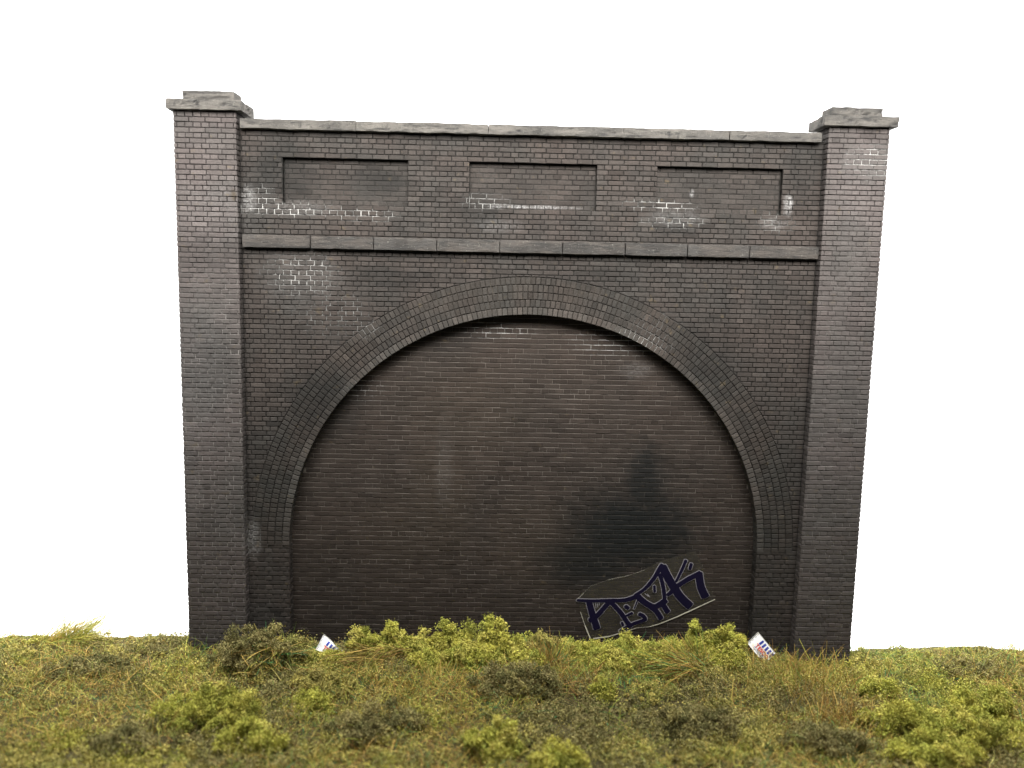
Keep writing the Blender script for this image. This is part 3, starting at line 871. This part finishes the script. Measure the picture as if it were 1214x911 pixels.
# crumbs of ground foam between the fibres
NC = 15600
x = r.uniform(X0 + .1, X1 - .1, NC); y = -5.5 + (Y1 + 5.40) * r.uniform(0, 1, NC)
keep = ~in_wall(x, y) & (-vnoise(x, y, 1.25, 9) - .5 * vnoise(x, y, 3.6, 10) + r.normal(0, .35, NC) > -.12) & (vnoise(x, y, 6.5, 41, 2) + r.normal(0, .3, NC) > -.35) & (np.abs(x - 5.2) < 6.2 + (-y + 1.2) * .9 + 2.8)
x, y = x[keep], y[keep]; n = len(x)
kk = 1.2 * vnoise(x, y, 1.7, 23) + r.normal(0, .28, n)
pal = np.where((kk > .70)[:, None], BRIGHT[r.integers(0, 4, n)] * .85, np.where((kk > -.05)[:, None], MIDG[r.integers(0, 4, n)] * 1.1, OLIVE[r.integers(0, 4, n)]))
rad = np.clip(r.lognormal(-2.25, .42, n), .045, .26) * (1 + .55 * np.clip(vnoise(x, y, 2.6, 25, 2), -.8, 1))
L = 5                                                    # lobes on each lump, crumbs on each lobe
th = r.uniform(0, 6.283, (n, L)); up_ = r.uniform(.1, 1, (n, L)); hz = np.sqrt(1 - up_ ** 2)
lob = np.stack([hz * np.cos(th), hz * np.sin(th), up_ * .95], -1) * (rad[:, None] * r.uniform(.5, 1.0, (n, L)))[..., None]
m = 22
cen = lob[:, :, None, :] + r.normal(size=(n, L, m, 3)) * (rad * .26)[:, None, None, None]
cen = cen + np.stack([x, y, gh(x, y) + .01], 1)[:, None, None, :]
tone = pal[:, None, None, :] * r.uniform(.8, 1.2, (n, L, 1, 1)) * r.uniform(.86, 1.14, (n, L, m, 1)) * r.normal(1, .03, (n, L, m, 3))
cen = cen.reshape(-1, 3); cols = np.clip(tone.reshape(-1, 3), .01, .6)
ok = ~in_wall(cen[:, 0], cen[:, 1]) & (cen[:, 1] < Y1 + .04)
v, qd, cl = crumbs(cen[ok], r.uniform(.008, .018, ok.sum()), cols[ok], r)
tag(np_mesh('ground_cover', v, qd, cl, M['foam']), 'crumbs of green and olive foam scattered over the turf', None, None, 'stuff')

# ------------------------------------------------------------------ tufts that can be told apart
def tuft(name, lab, cat, loc, n, spread, length, az, az_s, tilt, tilt_s, pal, seed, width=(.006, .012), curl=.5, grp=None, lift=0):
    r = np.random.default_rng(seed)
    roots = np.c_[r.normal(0, spread[0], n), r.normal(0, spread[1], n), r.uniform(-.02, .03, n) + lift * r.uniform(0, 1, n)]
    p = np.zeros(len(FIB)); 
    for k, w in pal.items(): p[k] = w
    v, qd, cl = fibres(roots, r.uniform(length[0], length[1], n), r.normal(az, az_s, n), np.clip(r.normal(tilt, tilt_s, n), 0, 1.9), r.uniform(*width, n), fcol(n, r, p), r, curl)
    v[:, 2] = np.maximum(v[:, 2], -.04)
    wx, wy = v[:, 0] + loc[0], v[:, 1] + loc[1]
    fr = np.where((wx < PW + .02) | (wx > W - PW - .02), -.02, np.where((wx > JL) & (wx < JR), YI - .03, YS - .03))
    v[:, 1] = np.where((wx > -.02) & (wx < W + .02) & (wy > fr), fr - loc[1], v[:, 1])
    o = np_mesh(name, v, qd, cl, M['fibre'], None, (loc[0], loc[1], float(gh(loc[0], loc[1]))))
    return tag(o, lab, cat, grp)
STRAW = {0: 3, 1: 3, 2: 2, 3: 2, 4: 2, 8: 1}
MIX = {0: 2, 1: 2, 2: 1, 4: 3, 5: 2, 6: 2, 7: 1.5, 8: 2}
BROWN = {1: 2, 2: 4, 3: 4, 9: 2, 0: 1}
tuft('grass_tuft', 'pale wispy grass tuft leaning right at the far turf edge left of the wall', 'grass tuft', (-2.05, .22, 0), 520, (.24, .06), (.3, 1.05), .12, .55, .92, .30, {0: 2, 4: 3, 8: 4, 5: 2, 7: .6, 6: 1}, 1)
tuft('grass_tuft', 'short ragged straw tuft at the turf edge beside the left pier', 'grass tuft', (-.55, .15, 0), 160, (.35, .06), (.12, .32), 0, 1.8, .9, .35, MIX, 2)
tuft('grass_tuft', 'mixed straw and green tuft hanging over the right end of the large olive bush', 'grass tuft', (1.42, -.72, 0), 260, (.22, .12), (.16, .42), -1.2, .9, 1.2, .4, MIX, 3, lift=.42)
tuft('grass_tuft', 'upright thin stalks rising between the left pier and the arch jamb', 'grass tuft', (1.42, -.2, 0), 60, (.22, .06), (.3, .62), 1, 1.4, .35, .25, MIX, 4, width=(.005, .009))
tuft('straw_mat', 'flattened brown straw mat lying over the bushes right of the crumpled packet', 'straw', (3.12, -.46, 0), 260, (.26, .05), (.2, .6), 3.3, .45, 1.58, .28, {3: 3, 9: 4, 1: 2, 0: 1, 5: 1, 10: 1}, 5, curl=.35, lift=.30)
tuft('straw_mat', 'flattened brown and green straw tuft left below the dense tall bush', 'straw', (7.62, -.62, 0), 320, (.20, .12), (.25, .65), 3.5, .4, 1.25, .25, {0: 2, 3: 3, 9: 2, 6: 2, 4: 2, 7: 1, 1: 2}, 6, curl=.3, lift=.25)
tuft('grass_tuft', 'upright straw tuft with green blades between bushes left of the graffiti', 'grass tuft', (5.60, -.42, 0), 420, (.14, .08), (.22, .5), 0, 2.5, .6, .35, {0: 3, 1: 2, 2: 3, 3: 2, 6: 2, 7: 2, 4: 2}, 7)
tuft('grass_tuft', 'arching green and straw tuft over the left side of the airy tall bush', 'grass tuft', (7.86, -.40, 0), 260, (.10, .08), (.25, .6), 3.6, .9, .7, .3, MIX, 8)
tuft('dry_stalks', 'few bent dry stalks standing against the right pier foot', 'stalks', (9.95, -.16, 0), 26, (.26, .03), (.25, .62), 0, 2.6, .75, .35, {0: 3, 1: 2, 4: 2}, 9, width=(.008, .014), curl=.25)
tuft('grass_tuft', 'thick straw and yellow green tuft in front of the right pier', 'grass tuft', (9.3, -.75, 0), 1100, (.55, .35), (.16, .42), 0, 3, .6, .35, {0: 3, 1: 3, 2: 2, 3: 1.5, 4: 3, 5: 2, 6: 1}, 10)
tuft('grass_tuft', 'brown straw patch in front of the bushes left of the graffiti', 'grass tuft', (5.85, -.95, 0), 450, (.40, .25), (.14, .36), 0, 3, .9, .35, BROWN, 12)
tuft('grass_tuft', 'golden straw patch left of the broad olive mound', 'grass tuft', (3.75, -1.05, 0), 550, (.55, .28), (.15, .42), 0, 3, .85, .4, {0: 4, 1: 3, 2: 2, 4: 2, 7: 1, 6: 1, 8: 1}, 13)
tuft('grass_tuft', 'orange brown straw tuft right of the olive clump in front of the right pier', 'grass tuft', (9.55, -1.75, 0), 420, (.28, .25), (.18, .42), 0, 3, .55, .3, {0: 3, 2: 3, 1: 3, 3: 2}, 14)

# ------------------------------------------------------------------ white paper sweep
prof = [(-6.2, -.52)] + [(9 + 5 * math.sin(t), -.52 + 5 * (1 - math.cos(t))) for t in [i * math.pi / 2 / 14 for i in range(15)]] + [(14, 24)]
V = []; Q = []
for (py, pz) in prof: V += [(-30, py, pz), (40, py, pz)]
for i in range(len(prof) - 1): Q.append((2 * i, 2 * i + 1, 2 * i + 3, 2 * i + 2))
q = NT('white_paper'); q.bsdf.inputs['Base Color'].default_value = (.90, .90, .90, 1); q.bsdf.inputs['Roughness'].default_value = 1
q.bsdf.inputs['Specular IOR Level'].default_value = 0
tag(np_mesh('backdrop', np.array(V, float), np.array(Q), np.ones((len(V), 3)), q.mat), 'plain white paper backdrop curving up behind the wall', None, None, 'structure')

# ------------------------------------------------------------------ light
def area(name, loc, target, sx, sy, power, col=(1, 1, 1)):
    l = bpy.data.lights.new(name, 'AREA'); l.shape = 'RECTANGLE'; l.size = sx; l.size_y = sy; l.energy = power; l.color = col
    o = bpy.data.objects.new(name, l); o.location = loc
    o.rotation_euler = (Vector(target) - Vector(loc)).to_track_quat('-Z', 'Y').to_euler()
    return link(o)
key = area('key_lamp', (5.2, -4.7, 10.7), (5.2, -.1, 7.2), 15, 3.2, 1950, (1, .985, .96))
key.data.spread = R(88)
top = area('turf_fill', (5.2, -1.3, 13.0), (5.2, -2.4, 0), 17, 1.6, 600, (1, .985, .96))  # added fill that lifts the turf and barely touches the wall face
top.data.spread = R(70)
area('backdrop_fill', (5.2, 3.2, 15.5), (5.2, 9.5, 1.0), 26, 4, 15000)  # added behind the wall to burn the backdrop out to plain white
w = bpy.data.worlds.new('World'); scene.world = w; w.use_nodes = True
bg = w.node_tree.nodes['Background']; bg.inputs[0].default_value = (.93, .96, 1, 1); bg.inputs[1].default_value = .12

# ------------------------------------------------------------------ camera
cx, cy, cz, yaw, pit, rol, f = 4.6948, -12.4027, 5.994, .0223, .1284, .0210, 980.
c, s = math.cos(yaw), math.sin(yaw)
fw = Vector((s * math.cos(pit), c * math.cos(pit), -math.sin(pit))); rt = Vector((c, -s, 0)); up = rt.cross(fw)
r2 = math.cos(rol) * rt + math.sin(rol) * up; u2 = -math.sin(rol) * rt + math.cos(rol) * up
cam = bpy.data.cameras.new('camera'); cam.sensor_width = 36; cam.lens = f / 1214 * 36
cam.clip_start = .1; cam.clip_end = 400
cam.dof.use_dof = True; cam.dof.focus_distance = 12.55; cam.dof.aperture_fstop = .19
co = bpy.data.objects.new('camera', cam); link(co)
m = Matrix((r2, u2, -fw)).transposed().to_4x4(); m.translation = (cx, cy, cz); co.matrix_world = m
scene.camera = co
scene.view_settings.view_transform = 'Standard'; scene.view_settings.look = 'None'
scene.view_settings.exposure = 0; scene.view_settings.gamma = 1
scene.render.film_transparent = False
scene.cycles.use_denoising = True
